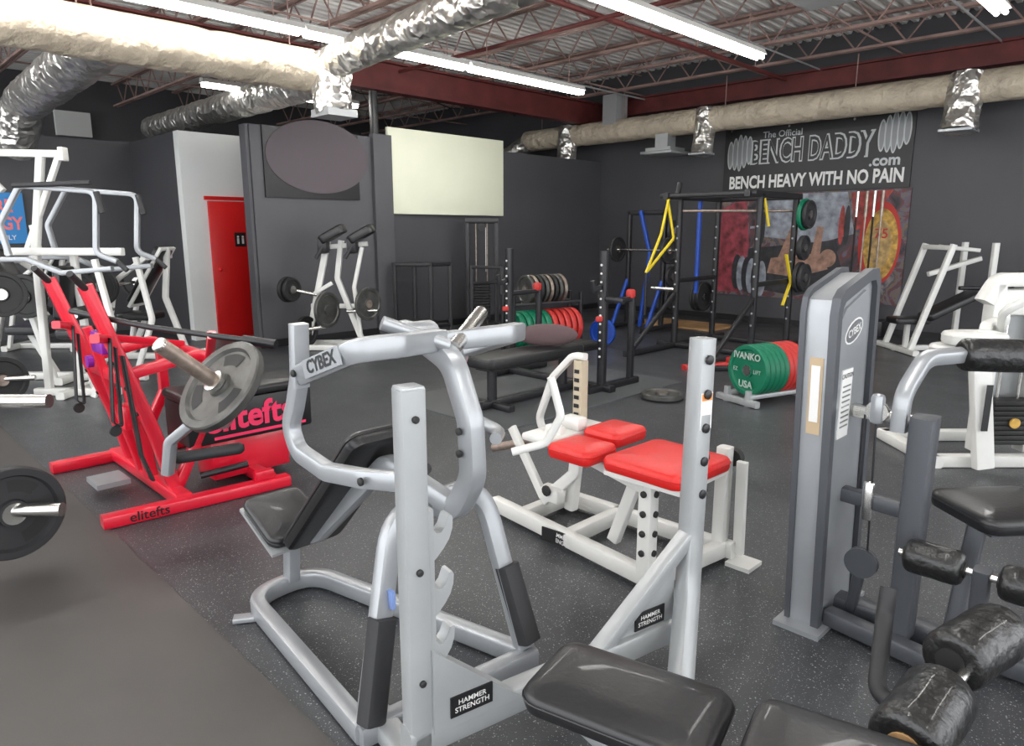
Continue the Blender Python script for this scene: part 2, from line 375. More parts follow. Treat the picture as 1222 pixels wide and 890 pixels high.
b.box((4.58,10.198,1.42),(.16,.012,.2),label);b.lathe((4.545,10.19,1.46),(0,-1,0),[(0,0),(.016,0),(.016,.003),(0,.003)],labelw,12);b.box((4.545,10.19,1.40),(.03,.004,.08),labelw);b.lathe((4.615,10.19,1.46),(0,-1,0),[(0,0),(.016,0),(.016,.003),(0,.003)],labelw,12);b.box((4.615,10.19,1.40),(.03,.004,.08),labelw)
b.lathe((4.25,10.205,1.0),(0,-1,0),[(0,0),(.03,0),(.03,.03),(0,.05)],doorr,16);b.done()
b=B('blue_wall_sign');b.box((1.95,12.17,1.72),(.78,.05,.70),mat('sign_blue',(.02,.22,.55),.5))
b.text('MORE\nENERGY',.24,(1.95,12.143,1.76),(1,0,0),(0,0,1),mat('sign_pink',(.8,.18,.18),.5),width=.7,bold=.03)
b.text('OPEN DAILY',.09,(1.95,12.143,1.45),(1,0,0),(0,0,1),labelw);b.done(smooth=False)
b=B('wall_banner');b.box((11.485,4.83,2.69),(.024,2.95,1.05),label)
xd=(0,-1,0);zd=(0,0,1);bx=11.47
b.text('BENCH HEAVY WITH NO PAIN',.28,(bx,4.81,2.335),xd,zd,labelw,width=2.74,bold=.03)
b.text('BENCH DADDY',.50,(bx,4.87,2.80),xd,zd,silver2,width=1.95,bold=.05);b.text('BENCH DADDY',.50,(bx-.003,4.87,2.80),xd,zd,label,width=1.86,bold=.004)
b.text('.com',.22,(bx,3.72,2.56),xd,zd,silver2,bold=.03);b.text('The Official',.14,(bx,5.3,3.08),xd,zd,silver2)
for yy,zc,tilt in ((6.02,2.83,-.25),(3.62,2.95,-.3)):
    for k in range(5):
        h=.30-.035*abs(k-2);cy=yy+.085*(k-2)*-1;cz=zc+tilt*(k-2)*-.06
        n=20;b.add([(bx-.001*k,cy+.055*math.cos(2*math.pi*q/n),cz+h*math.sin(2*math.pi*q/n)) for q in range(n)],[list(range(n))],silver2)
        b.add([(bx-.001*k-.0005,cy+.035*math.cos(2*math.pi*q/n),cz+(h-.03)*math.sin(2*math.pi*q/n)) for q in range(n)],[list(range(n))],towerg)
b.box((11.485,4.84,1.30),(.024,3.05,1.70),bannerm)
def disc(b,y,z,ry,rz,m,x=11.455,n=36): b.add([(x,y+ry*math.cos(2*math.pi*k/n),z+rz*math.sin(2*math.pi*k/n)) for k in range(n)],[list(range(n))],m)
def poly(b,pts,m,x): b.add([(x,y,z) for y,z in pts],[list(range(len(pts)))],m)
PM=[mat('print_magenta',(.24,.035,.05),.5,var=(7,.7)),mat('print_grey',(.24,.26,.30),.5,var=(8,.5)),mat('print_wood',(.28,.17,.11),.5,var=(7,.6)),mat('print_red',(.36,.05,.04),.5,var=(9,.5)),mat('print_dark',(.02,.02,.024),.5,var=(9,.5)),mat('print_skin',(.30,.17,.12),.5,var=(8,.5))]
poly(b,[(6.32,.5),(6.32,1.9),(5.85,2.1),(5.75,1.3),(5.9,.5)],PM[0],11.4722)
poly(b,[(5.6,2.13),(4.2,2.13),(4.05,1.5),(4.6,1.35),(5.5,1.45)],PM[1],11.472)
poly(b,[(5.75,1.25),(4.35,1.4),(4.1,.7),(4.9,.5),(5.8,.6)],PM[4],11.4718)
poly(b,[(5.35,1.1),(4.55,1.2),(4.4,.95),(4.9,.8),(5.4,.85)],PM[5],11.4714)
disc(b,4.42,1.12,.13,.14,PM[5],11.4712);poly(b,[(5.25,1.05),(5.05,1.6),(4.95,1.6),(5.05,1.0)],PM[5],11.471);poly(b,[(4.7,1.1),(4.62,1.62),(4.52,1.6),(4.55,1.05)],PM[5],11.471)
poly(b,[(5.75,1.62),(5.75,1.58),(4.1,1.66),(4.1,1.70)],PM[1],11.4708)
for yy in (5.62,5.53,4.25,4.17): disc(b,yy,1.63,.045,.30,PM[4] if yy in (5.53,4.17) else PM[3],11.4705-.0002*(yy<5))
for k in range(6): disc(b,5.95-.09*k,.85-.02*k,.09,.30,(PM[4],PM[1])[k%2],11.470-.0003*k,20)
poly(b,[(4.15,2.12),(3.55,2.14),(3.9,1.6),(4.05,1.55)],PM[3],11.471)
disc(b,3.68,1.36,.30,.62,redb,11.467);disc(b,3.66,1.34,.24,.53,gold,11.465);disc(b,3.66,1.34,.15,.36,mat('gold_light',(.42,.28,.11),.5,var=(12,.5)),11.463)
b.text('75',.2,(11.462,3.66,1.5),xd,zd,redb)
for yy in (6.2,5.2,4.2,3.45): b.lathe((11.475,yy,3.19),(-1,0,0),[(0,0),(.02,0),(.02,.004),(0,.004)],chrome,12)
b.done(smooth=False)
simple('floor_mat_smooth',(-1.55,3.2,.004),(5.0,8.0,.008),matm)
simple('lifting_platform',(5.0,4.55,.006),(2.6,1.5,.012),platm)
simple('wood_platform',(10.3,6.25,.015),(.8,1.5,.03),wood)
# ================================================================== foreground bench
b=B('olympic_bench')
U1=V((1.05,1.425,0));U2=V((2.13,1.215,0))
L=(U2-U1).normalized();Nn=V((L.y,-L.x,0))
def up2(p,z): return (p.x,p.y,z)
b.beam([up2(U1,0),up2(U1,1.155)],.074,.07,silver2,up=tuple(Nn))
b.box(up2(U1,1.157),(.066,.062,.012),silver2,R=basis(L,-Nn),bev=.005)
b.beam([(2.145,1.22,1.19),(2.125,1.215,.50),(2.08,1.19,.30),(1.80,1.04,.02)],.074,.07,silver2,r=.26,up=tuple(Nn))
for z in (1.12,1.0,.88,.76,.64):
    b.bolt(V((2.135,1.217,z))+Nn*.034,Nn,.017,black);b.bolt(V((2.14,1.217,z))+L*.039,L,.02,black)
b.box(V((2.138,1.22,.94))+Nn*.0355,(.056,.003,.13),labelw,R=basis(L,Nn));b.box(V((2.138,1.22,.99))+Nn*.0375,(.05,.002,.025),mat('sticker_orange',(.7,.25,.05),.5),R=basis(L,Nn))
hk=[(0,-.075),(.022,-.06),(.045,-.036),(.062,-.012),(.072,.016),(.074,.045),(.069,.054),(.060,.052),(.055,.040),(.048,.022),(.036,.010),(.024,.012),(.014,.024),(.006,.045),(0,.06)]
for z in (.74,.575,.41,.25):
    c=U1+L*.037+V((0,0,z));vs=[c+L*a+V((0,0,q))+Nn*.022 for a,q in hk]+[c+L*a+V((0,0,q))-Nn*.022 for a,q in hk];n=len(hk)
    b.add(vs,[list(range(n)),list(range(2*n-1,n-1,-1))]+[[i,(i+1)%n,n+(i+1)%n,n+i] for i in range(n)],silver2)
for z in (.66,.33,1.08): b.bolt(U1+Nn*.034+V((0,0,z)),Nn,.010)
b.beam([tuple(U1+L*.043+V((0,0,.16))),tuple(U1+L*.043+V((0,0,.82)))],.022,.045,silver2,up=tuple(Nn))
b.beam([up2(U1-L*.04,.14),up2(U2-L*.10,.14)],.07,.09,silver2)
b.beam([(1.02,1.33,.035),(1.10,1.72,.035)],.075,.07,silver2)
b.beam([(1.74,.93,.035),(1.86,1.35,.035)],.075,.07,silver2)
for (p,sg) in ((U1,1),(U2,-1)):
    a=p+L*sg*.03+(V((0,0,0)) if sg>0 else L*-.06);tri=[a+V((0,0,.16)),a+L*sg*.30+V((0,0,.16)),a+V((0,0,.42))]
    off=Nn*(.03 if sg>0 else 0);t=Nn*.012;vs=[tuple(q+t+off) for q in tri]+[tuple(q-t) for q in tri]
    b.add(vs,[[0,1,2],[5,4,3],[0,3,4,1],[1,4,5,2],[2,5,3,0]],silver2)
    q=a+L*sg*.12+V((0,0,.225))+Nn*.015+off;b.box(q,(.14,.004,.065),label,R=basis(L,Nn))
    b.text('HAMMER\nSTRENGTH',.023,q+Nn*.004,tuple(L),(0,0,1),labelw,ext=0)
b.beam([(1.70,1.30,.16),(2.10,1.215,.48)],.06,.05,silver2)
b.beam([(1.50,1.34,.13),(1.40,.98,.16),(1.33,.55,.16),(1.30,.2,.16)],.07,.08,silver2)
b.beam([(1.30,.92,.16),(1.29,.90,.36)],.07,.07,silver2);b.beam([(1.36,.35,.0),(1.36,.35,.41)],.07,.07,silver2)
ax=(.24,-.97,0)
Rp=basis(ax,(.97,.24,0))
b.box((1.31,.89,.355),(.30,.12,.02),black,R=Rp)
b.pad((1.30,.895,.40),.48,.29,.06,.06,vinyl,R=Rp)
b.pad((1.40,.38,.44),.46,.27,.07,.05,vinyl,R=Rp)
b.done()
# ================================================================== silver incline press
b=B('incline_press_machine')
b.beam([(1.02,1.66,.04),(1.13,2.68,.04),(1.43,2.70,.04),(1.66,1.57,.04)],.062,.072,silver,r=.16)
b.beam([(1.00,1.66,.04),(1.68,1.57,.04)],.062,.072,silver)
b.beam([(1.03,2.62,.012),(1.14,2.55,.012)],.05,.02,silver)
b.beam([(1.03,1.66,.05),(1.22,1.76,.66),(1.62,1.78,.66),(1.66,1.59,.05)],.068,.05,silver,r=.15,up=(0,1,0))
for p0,p1 in (((1.035,1.645,.07),(1.12,1.69,.37)),((1.66,1.575,.10),(1.642,1.67,.37))):
    b.beam([p0,p1],.076,.066,rubber,up=(0,1,0))
mast=[(1.40,1.78,.645),(1.38,1.63,.67),(1.38,1.55,.80),(1.38,1.56,.98),(1.38,1.64,1.155),(1.38,1.80,1.215),(1.38,1.90,1.22)]
b.beam(mast,.076,.06,silver,r=.12,up=(1,0,0))
b.beam([(1.32,2.68,.06),(1.32,2.66,.24),(1.34,2.45,.34),(1.36,1.98,.75),(1.38,1.66,.68)],.065,.055,silver,r=.06,up=(1,0,0))
b.beam([(1.32,2.62,.25),(1.33,2.76,.28)],.06,.05,silver)
Rs=basis((1,0,0),(0,1,.42));b.pad((1.32,2.70,.345),.27,.30,.055,.05,vinyl,R=Rs);b.box((1.32,2.70,.312),(.275,.305,.014),silver2,R=Rs)
Rb=basis((-1,0,0),(0,-.60,.62));b.pad((1.34,2.25,.58),.26,.80,.065,.05,vinyl,R=Rb)
b.beam([(1.40,1.72,1.21),(1.16,1.62,1.23),(1.05,1.66,1.225),(1.05,1.97,1.115)],.05,.068,silver,r=.05)
b.box((1.020,1.80,1.176),(.004,.22,.056),silver,R=basis((1,0,0),(0,.943,-.333)))
b.text('CYBEX',.055,(1.0175,1.80,1.176),(0,-.943,.333),(0,.333,.943),label,bold=.03,ext=.001)
b.beam([(1.05,1.975,1.27),(1.05,1.99,1.07)],.04,.055,silver,up=(1,0,0))
b.beam([(1.05,1.99,1.10),(1.05,2.03,1.0),(1.05,2.07,.93),(1.05,2.03,.85),(1.05,1.85,.825),(1.05,1.65,.855),(1.10,1.50,.87)],.055,.045,silver,r=.12,up=(1,0,0))
b.pipe([(1.10,1.50,.87),(1.22,1.58,.86)],.018,rubber)
b.beam([(1.38,1.74,1.20),(1.60,1.62,1.22),(1.72,1.68,1.21),(1.72,1.95,1.12)],.05,.062,silver,r=.05)
b.pipe([(1.72,1.95,1.16),(1.72,2.02,1.0),(1.72,1.98,.86),(1.72,1.78,.83),(1.62,1.70,.84)],.022,silver,fr=.09)
b.pipe([(1.68,1.5,1.08),(1.70,1.47,.95),(1.68,1.52,.85),(1.6,1.6,.82)],.014,white,fr=.05)
b.pipe([(1.40,1.66,1.19),(1.62,1.77,1.275)],.025,chrome);b.pipe([(1.38,1.66,1.20),(1.2,1.75,1.28)],.022,silver)
b.lathe((1.33,1.80,1.215),(1,0,0),[(0,0),(.045,0),(.05,.01),(.05,.09),(.045,.1),(0,.1)],silver,24)
b.lathe((1.39,2.1,.64),(1,0,0),[(0,0),(.03,0),(.03,.05),(0,.05)],black,16)
for p in ((1.024,1.62,.86),(1.024,1.97,1.12),(1.345,1.57,.88),(1.345,1.57,.95)): b.bolt(p,(-1,0,0),.012)
b.box((1.155,1.70,.42),(.012,.05,.06),mat('sticker_blue',(.2,.3,.6),.5))
b.done()
# ================================================================== red machine with plate
b=B('belt_squat_machine')
b.beam([(.93,4.0,.035),(1.95,3.92,.035)],.09,.07,red);b.beam([(.96,5.20,.035),(1.95,5.2,.035)],.09,.07,red)
b.beam([(1.35,3.98,.05),(1.35,5.2,.05)],.09,.08,red);b.beam([(1.85,3.95,.05),(1.85,5.2,.05)],.08,.08,red)
for y in (4.9,4.15):
    b.beam([(1.02,y,1.27),(1.28,y,.42),(1.36,y,.08)],.07,.065,red,r=.04,up=(0,1,0))
    b.beam([(1.36,y,.05),(1.6,y,.5),(1.6,y,.85),(1.2,y,.78)],.06,.06,red,r=.06,up=(0,1,0))
    b.beam([(.98,y-.22,1.02),(1.1,y,.98)],.045,.045,red)
    b.pipe([(1.03,y,1.24),(.93,y-.12,1.34)],.018,rubber)
    for z in (.55,.7,.85,1.0): b.bolt((1.28-(z-.42)*.306-.034,y,z),(-1,0,-.3),.012)
b.beam([(1.2,4.15,.72),(1.2,4.9,.72)],.065,.065,red);b.beam([(1.6,4.15,.82),(1.6,4.9,.82)],.065,.065,red)
b.beam([(1.05,4.15,1.0),(1.6,4.5,.86)],.04,.04,red);b.beam([(1.33,4.45,.08),(1.25,4.45,.75)],.07,.07,red)
b.beam([(1.33,4.62,.08),(1.12,4.62,1.0)],.05,.05,red,up=(0,1,0))
b.box((1.13,4.42,.93),(.05,.2,.12),purple,bev=.01);b.lathe((1.08,4.42,.83),(-1,0,0),[(0,0),(.035,0),(.035,.03),(0,.03)],purple,16);b.box((1.2,4.35,.5),(.06,.12,.14),red,bev=.01)
b.box((1.85,4.30,.42),(.80,.36,.26),label,bev=.02);b.pad((1.85,4.30,.58),.82,.38,.06,.04,vinyl)
b.box((1.85,4.30,.17),(.5,.25,.25),red,bev=.01)
b.text('elitefts',.21,(1.83,4.118,.43),(1,0,0),(0,0,1),pink,bold=.03);b.box((1.9,4.119,.325),(.6,.004,.018),pink)
b.text('elitefts',.075,(1.15,3.936,.04),(1,-.08,0),(0,0,1),label)
b.box((1.12,4.55,.08),(.18,.22,.03),silver)
ax=V((.72,.12,-.62)).normalized();pc=V((1.375,3.40,.80))
b.pipe([tuple(pc-ax*.38),tuple(pc+ax*.02)],.037,oldsteel,n=20);b.lathe(pc-ax*.385,ax,[(.0,0),(.033,0),(.037,.006),(.037,.02)],chrome,20)
b.lathe(pc-ax*.06,ax,[(.037,0),(.055,.004),(.055,.03),(.037,.034)],chrome,24)
b.plate(pc,ax,.25,.05,iron,slots=True)
b.beam([tuple(pc+ax*.02),tuple(pc+ax*.10),(1.52,3.75,.52),(1.58,4.15,.42)],.07,.06,silver,r=.05)
b.beam([tuple(pc+ax*.06),(1.22,3.72,.48),(1.2,3.75,.30)],.06,.05,silver,r=.05)
b.roller((1.25,3.80,.36),(1.55,3.60,.40),.032,rubber)
b.pipe([(1.0,4.4,1.12),(1.25,3.95,1.05),(1.55,3.5,1.0)],.016,black);b.pipe([(1.55,3.5,1.0),(1.65,3.35,.98)],.025,black)
b.beam([(1.6,4.1,.8),(1.45,3.65,1.02)],.045,.045,red)
b.pipe([(1.5,4.12,.12),(1.75,4.02,.16)],.02,black);b.box((1.8,3.93,.1),(.12,.05,.06),red,bev=.01)
for y in (4.75,4.05):
    b.beam([(1.08,y,1.0),(1.05,y,.55),(1.09,y,.52),(1.10,y,.95)],.05,.008,label,r=.02,up=(1,0,0));b.lathe((1.06,y,.50),(0,1,0),[(0.02,0),(.03,0),(.03,.02),(.02,.02)],irond,14)
b.beam([(1.13,4.05,.9),(1.16,4.02,.35),(1.2,4.0,.20)],.06,.012,label,up=(1,0,0))
b.done()
# ================================================================== white leg machine with red pads
b=B('leg_curl_machine')
b.beam([(2.55,2.68,.06),(2.42,1.52,.06)],.06,.08,white);b.beam([(2.90,2.62,.06),(2.94,1.45,.06)],.06,.08,white)
b.beam([(2.42,1.57,.06),(2.94,1.5,.06)],.06,.08,white);b.beam([(2.54,2.45,.06),(2.90,2.45,.06)],.06,.08,white);b.beam([(2.50,2.1,.06),(2.92,2.1,.06)],.06,.08,white)
for p,q in (((2.40,1.46),(2.46,1.46)),((2.90,1.40),(2.99,1.42))): b.box(((p[0]+q[0])/2,p[1],.01),(.13,.12,.02),white)
b.beam([(2.43,1.60,.08),(2.43,1.60,.52)],.07,.07,white);b.beam([(2.93,1.52,.08),(2.93,1.52,.56)],.065,.065,white)
b.beam([(2.60,1.9,.08),(2.60,1.75,.50)],.06,.05,white,up=(1,0,0))
for z in (.18,.27,.36,.45):
    b.bolt((2.394,1.60,z),(-1,0,0),.015);b.bolt((2.43,1.565,z),(0,-1,0),.015)
b.beam([(2.43,1.60,.50),(2.93,1.52,.50)],.06,.05,white)
b.beam([(2.42,1.60,.47),(2.62,2.35,.50)],.06,.05,white);b.beam([(2.75,2.30,.08),(2.75,2.25,.52)],.06,.06,white)
b.pad((2.56,1.60,.55),.43,.41,.065,.05,redpad,R=rotZ(-2));b.box((2.56,1.6,.51),(.4,.38,.02),white)
b.pad((2.44,1.98,.55),.24,.25,.07,.04,redpad);b.pad((2.72,2.0,.57),.26,.22,.07,.04,redpad)
b.box((2.60,2.22,.56),(.44,.20,.04),white,bev=.015);b.box((2.62,2.18,.61),(.08,.12,.07),white,bev=.02);b.box((2.5,2.2,.59),(.05,.10,.05),white,bev=.01)
b.beam([(2.75,2.25,.52),(2.75,2.25,.90)],.06,.06,mat('beige_post',(.46,.40,.29),.5))
for k in range(6): b.box((2.717,2.25,.62+.045*k),(.004,.03,.02),label)
b.beam([(2.75,2.22,.92),(2.75,2.30,.92),(2.76,2.45,.78),(2.78,2.57,.52),(2.78,2.5,.42)],.035,.035,white,r=.08,up=(1,0,0))
b.pipe([(2.70,2.85,.31),(2.72,2.30,.50)],.024,oldsteel,n=16);b.lathe((2.72,2.34,.485),(0,-1,.3),[(.02,0),(.045,0),(.045,.02),(.02,.02)],black,18)
b.beam([(2.66,2.66,.48),(2.64,2.40,.15)],.05,.03,white,up=(1,0,0))
b.beam([(2.66,2.42,.12),(2.72,2.25,.30),(2.75,2.25,.5)],.06,.04,white,r=.04,up=(1,0,0));b.box((2.66,2.36,.17),(.07,.14,.08),white,bev=.02);b.bolt((2.62,2.36,.2),(-1,0,0),.03)
b.box((2.455,2.12,.06),(.006,.22,.07),label,R=rotZ(6.4));b.text('HAMMER\nSTRENGTH',.03,(2.449,2.12,.06),(-.112,-.994,0),(0,0,1),labelw)
b.lathe((2.97,1.50,.50),(1,0,0),[(0,0),(.04,0),(.04,.04),(0,.04)],irond,16)
b.beam([(2.97,1.44,.04),(2.95,1.44,.50)],.05,.03,white,up=(1,0,0))
b.done()
# ================================================================== grey cable tower machine
Tt=Matrix.Translation((.035,-.035,0))@Matrix.Diagonal((1,1,.972,1))
b=B('cable_biceps_machine',Tt)
prof=[(2.59,0),(2.51,1.30),(2.52,1.345),(2.55,1.365),(2.80,1.43),(2.86,1.43),(2.88,1.39),(2.98,0)]
b.prism(prof,.975,1.075,silver,'Y')
prof2=[(2.58,0.0),(2.495,1.29),(2.507,1.355),(2.545,1.385),(2.80,1.45),(2.87,1.45),(2.90,1.40),(3.00,0),(2.96,0),(2.865,1.38),(2.845,1.405),(2.80,1.405),(2.56,1.34),(2.54,1.32),(2.535,1.29),(2.62,0)]
b.prism(prof2,.955,.985,char,'Y');b.prism(prof2,1.07,1.09,char,'Y')
b.prism([(2.64,.02),(2.56,1.27),(2.60,1.31),(2.78,1.37),(2.82,1.33),(2.92,.02)],.965,.976,silver,'Y')
b.box((2.77,1.02,.01),(.5,.18,.02),silver)
lR=basis((.06,0,-1),(0,-1,0))
b.box((2.530,1.025,.98),(.30,.050,.006),mat('sticker_tan',(.50,.38,.24),.5),R=lR)
b.box((2.527,1.025,.99),(.22,.032,.008),labelw,R=lR)
for k in range(12): b.box((2.523+.0012*k,1.025,1.06-.016*k),(.004,.024,.006),label,R=lR)
b.add([(2.69+.085*math.cos(t*.3927),.9645,1.22+.045*math.sin(t*.3927)+.02*math.cos(t*.3927)) for t in range(16)],[list(range(16))],labelw)
b.add([(2.69+.076*math.cos(t*.3927),.9635,1.22+.038*math.sin(t*.3927)+.02*math.cos(t*.3927)) for t in range(16)],[list(range(16))],towerg)
b.text('CYBEX',.04,(2.69,.9625,1.22),(1,0,.23),(-.23,0,1),labelw,ext=.0005)
b.box((2.66,.963,.94),(.10,.004,.27),labelw);b.text('CAUTION',.025,(2.66,.9605,1.05),(1,0,0),(0,0,1),label,ext=.0005)
for k in range(9): b.box((2.66,.9605,1.01-.02*k),(.075,.002,.006),towerg)
b.beam([(2.80,1.0,.05),(2.78,-.35,.05)],.09,.08,char);b.beam([(2.66,.95,.05),(2.6,.55,.05)],.07,.07,char);b.beam([(2.45,-.35,.05),(3.15,-.35,.05)],.09,.08,char)
b.beam([(2.70,.70,.06),(2.70,.70,.93)],.11,.08,char,up=(0,1,0));b.beam([(2.75,1.0,.55),(2.72,.70,.55)],.06,.06,char)
b.beam([(2.75,.96,.90),(2.72,.74,.90)],.05,.05,chrome)
b.beam([(2.70,.78,.86),(2.70,.78,1.0),(2.85,.76,1.12),(3.05,.67,1.12)],.055,.055,silver,r=.12)
b.roller((3.03,.69,1.12),(3.36,.31,1.11),.065,foam)
b.lathe((2.72,.86,.92),(-1,0,0),[(0,0),(.04,0),(.04,.008),(.032,.014),(.04,.02),(.04,.028),(0,.028)],chrome,24);b.box((2.70,.86,.93),(.04,.05,.12),silver,bev=.02)
b.pipe([(2.70,.86,.9),(2.70,.84,.3)],.004,black,n=6);b.pipe([(2.70,.90,.9),(2.70,.90,.6)],.004,black,n=6)
b.lathe((2.72,.86,.30),(-1,0,0),[(0,0),(.06,0),(.06,.01),(.05,.016),(.06,.022),(.06,.032),(0,.032)],char,28);b.beam([(2.72,.86,.30),(2.76,.9,.06)],.04,.04,char);b.box((2.70,.86,.56),(.03,.04,.16),chrome,bev=.01)
b.beam([(2.78,.55,.08),(2.86,.53,.52)],.06,.06,char,up=(1,0,0))
b.pad((2.97,.47,.56),.40,.34,.065,.06,vinyl,R=rotZ(-40));b.box((2.97,.47,.52),(.3,.25,.02),char,R=rotZ(-40))
b.roller((2.57,.68,.45),(2.57,.50,.45),.062,foam,cap=irond);b.roller((2.57,.40,.45),(2.57,.22,.45),.062,foam,cap=irond)
b.pipe([(2.57,.70,.45),(2.57,.18,.45)],.014,chrome);b.beam([(2.57,.45,.47),(2.60,.45,.20),(2.74,.45,.08)],.055,.05,char,r=.06,up=(0,1,0))
b.done()
# ================================================================== foreground leg extension rollers
b=B('leg_extension_machine')
b.roller((1.58,.35,.42),(1.86,.345,.42),.083,foam,cap=wood);b.roller((2.00,.36,.43),(2.28,.30,.43),.083,foam,cap=irond)
b.pipe([(1.56,.35,.42),(2.31,.30,.43)],.014,chrome)
b.beam([(1.93,.36,.43),(1.93,.36,.20),(1.93,.18,.06)],.05,.045,char,r=.06,up=(1,0,0))
b.beam([(1.93,.25,.04),(1.93,-.8,.04)],.08,.07,char);b.beam([(1.6,-.8,.04),(2.25,-.8,.04)],.08,.07,char)
b.pipe([(2.17,.57,.50),(2.14,.565,.43),(1.97,.52,.27),(1.94,.42,.28),(1.93,.36,.33)],.024,rubber,fr=.06)
b.beam([(1.93,-.4,.05),(1.93,-.4,.45)],.07,.07,char);b.pad((1.95,-.35,.50),.4,.4,.08,.05,vinyl);b.done()
# ================================================================== left plate-loaded machine (only horns in view)
b=B('plate_loaded_row_machine',CF)
b.beam([(-2.9,2.6,.035),(-2.9,3.8,.035)],.09,.07,silver);b.beam([(-2.9,3.0,.05),(-2.9,3.0,.40)],.08,.08,silver);b.beam([(-2.9,3.4,.05),(-2.9,3.4,.9)],.08,.08,silver)
b.beam([(-3.5,3.0,.035),(-2.9,3.0,.035)],.09,.07,silver)
b.pipe([(-2.9,3.0,.29),(-2.04,3.0,.31)],.031,chrome,n=20);b.pipe([(-2.9,3.35,.73),(-2.27,3.35,.73)],.034,chrome,n=20)
b.plate((-2.27,3.0,.295),V((.75,-.55,0)),.215,.06,rubber,hubm=chrome,slots=True)
b.done()
# ================================================================== far-left white lat machine
b=B('lat_pulldown_machine',CF)
Y=6.55
b.beam([(-4.55,Y,.04),(-3.75,Y,.04)],.08,.07,white);b.beam([(-4.5,Y+.7,.04),(-3.85,Y+.7,.04)],.08,.07,white);b.beam([(-4.2,Y-.2,.04),(-4.2,Y+.7,.04)],.08,.07,white)
b.beam([(-4.42,Y,.05),(-4.38,Y,1.35),(-4.22,Y,2.22)],.065,.065,white,r=.1,up=(0,1,0))
b.beam([(-4.05,Y+.1,.05),(-4.1,Y+.1,1.35)],.06,.06,white)
b.beam([(-5.0,Y,2.24),(-4.02,Y,2.22)],.06,.065,white);b.box((-4.02,Y,2.22),(.05,.09,.12),white,bev=.01)
b.beam([(-4.06,Y,2.2),(-4.45,Y,1.38)],.05,.05,white,up=(0,1,0));b.beam([(-4.9,Y,2.24),(-4.6,Y,1.9)],.05,.05,white,up=(0,1,0))
b.beam([(-4.65,Y,1.36),(-3.55,Y-.05,1.36)],.06,.07,white)
for y,dx in ((Y-.25,0),(Y+.25,.1)):
    b.beam([(-4.45+dx,y,1.33),(-4.5+dx,y,1.6),(-4.28+dx,y,1.93),(-3.62+dx,y,1.88),(-3.68+dx,y,1.35),(-3.5+dx,y,1.28)],.045,.045,silver,r=.08,up=(0,1,0))
    b.beam([(-4.7+dx,y,1.3),(-4.3+dx,y,1.3),(-4.0+dx,y,1.18),(-3.55+dx,y,1.22)],.045,.055,silver,r=.05,up=(0,1,0))
    b.beam([(-4.6+dx,y,1.3),(-4.65+dx,y,1.6)],.045,.045,white,up=(0,1,0))
    b.beam([(-3.7+dx,y,1.3),(-3.6+dx,y,.7),(-3.85+dx,y,.05)],.05,.05,white,r=.1,up=(0,1,0))
    b.pipe([(-3.5+dx,y,1.28),(-3.42+dx,y,1.2)],.022,rubber);b.pipe([(-3.62+dx,y,1.88),(-3.58+dx,y,1.7)],.028,rubber)
b.pipe([(-4.3,Y-.3,1.93),(-3.6,Y-.35,1.95)],.022,rubber)
b.pad((-4.0,Y-.05,.62),.36,.34,.08,.05,vinyl);b.beam([(-4.15,Y,.05),(-4.05,Y,.58)],.06,.06,white,up=(0,1,0))
b.pad((-4.15,Y-.02,.98),.26,.5,.08,.05,vinyl,R=basis((0,-1,0),(.1,0,1)))
b.pipe([(-3.9,Y-.3,.8),(-3.9,Y+.3,.8)],.02,chrome);b.roller((-3.9,Y-.3,.82),(-3.9,Y-.06,.82),.06,foam)
b.pipe([(-4.75,Y-.45,.25),(-4.3,Y-.35,.25)],.025,chrome)
for dx in (0,.07): b.plate((-4.62+dx,Y-.42,.24),V((.8,-.6,0)),.21,.04,irond,hubm=oldsteel)
b.plate((-4.5,Y-.35,1.0),V((.5,-.8,0)),.2,.04,irond,hubm=chrome)
b.beam([(-4.62,Y-.42,.04),(-4.62,Y-.35,.3)],.05,.05,white)
b.done()
def press(name,x,y,mir=1,s=1.0,padm=vinyl):
    T=CF@Matrix.Translation((x,y,0))@Matrix.Diagonal((mir*s,s,s,1))
    b=B(name,T)
    b.beam([(-.5,0,.04),(.45,0,.04)],.08,.07,white);b.beam([(.4,-.3,.04),(.4,.3,.04)],.08,.07,white);b.beam([(-.5,-.3,.04),(-.5,.3,.04)],.08,.07,white)
    b.beam([(.35,0,.05),(.15,0,.7),(.22,0,1.25)],.06,.06,white,r=.1,up=(0,1,0));b.beam([(-.3,0,.05),(-.1,0,.45)],.06,.06,white,up=(0,1,0))
    b.beam([(-.45,-.26,.05),(-.25,-.26,.9),(.1,-.26,1.15)],.05,.05,white,r=.15,up=(0,1,0));b.beam([(-.45,.26,.05),(-.25,.26,.9),(.1,.26,1.15)],.05,.05,white,r=.15,up=(0,1,0))
    b.beam([(.1,-.3,1.15),(.1,.3,1.15)],.055,.055,white)
    R=basis((0,-1,0),(.40,0,.62));b.pad((.0,0,.95),.30,.72,.09,.05,padm,R=R);b.box((.02,0,.93),(.34,.76,.03),white,R=R);b.pad((-.15,0,.50),.42,.34,.08,.05,padm)
    b.pipe([(-.35,-.42,.85),(-.35,.42,.85)],.02,chrome)
    for yy in (-.38,.38): b.plate((-.35,yy,.85),(0,1,0),.2,.04,irond,hubm=chrome)
    b.done()
press('chest_press_machine',-4.35,8.5,1,1.08)
press('chest_press_machine',-5.15,7.3,-1,1.08)
press('chest_press_machine',-6.1,9.3,1)
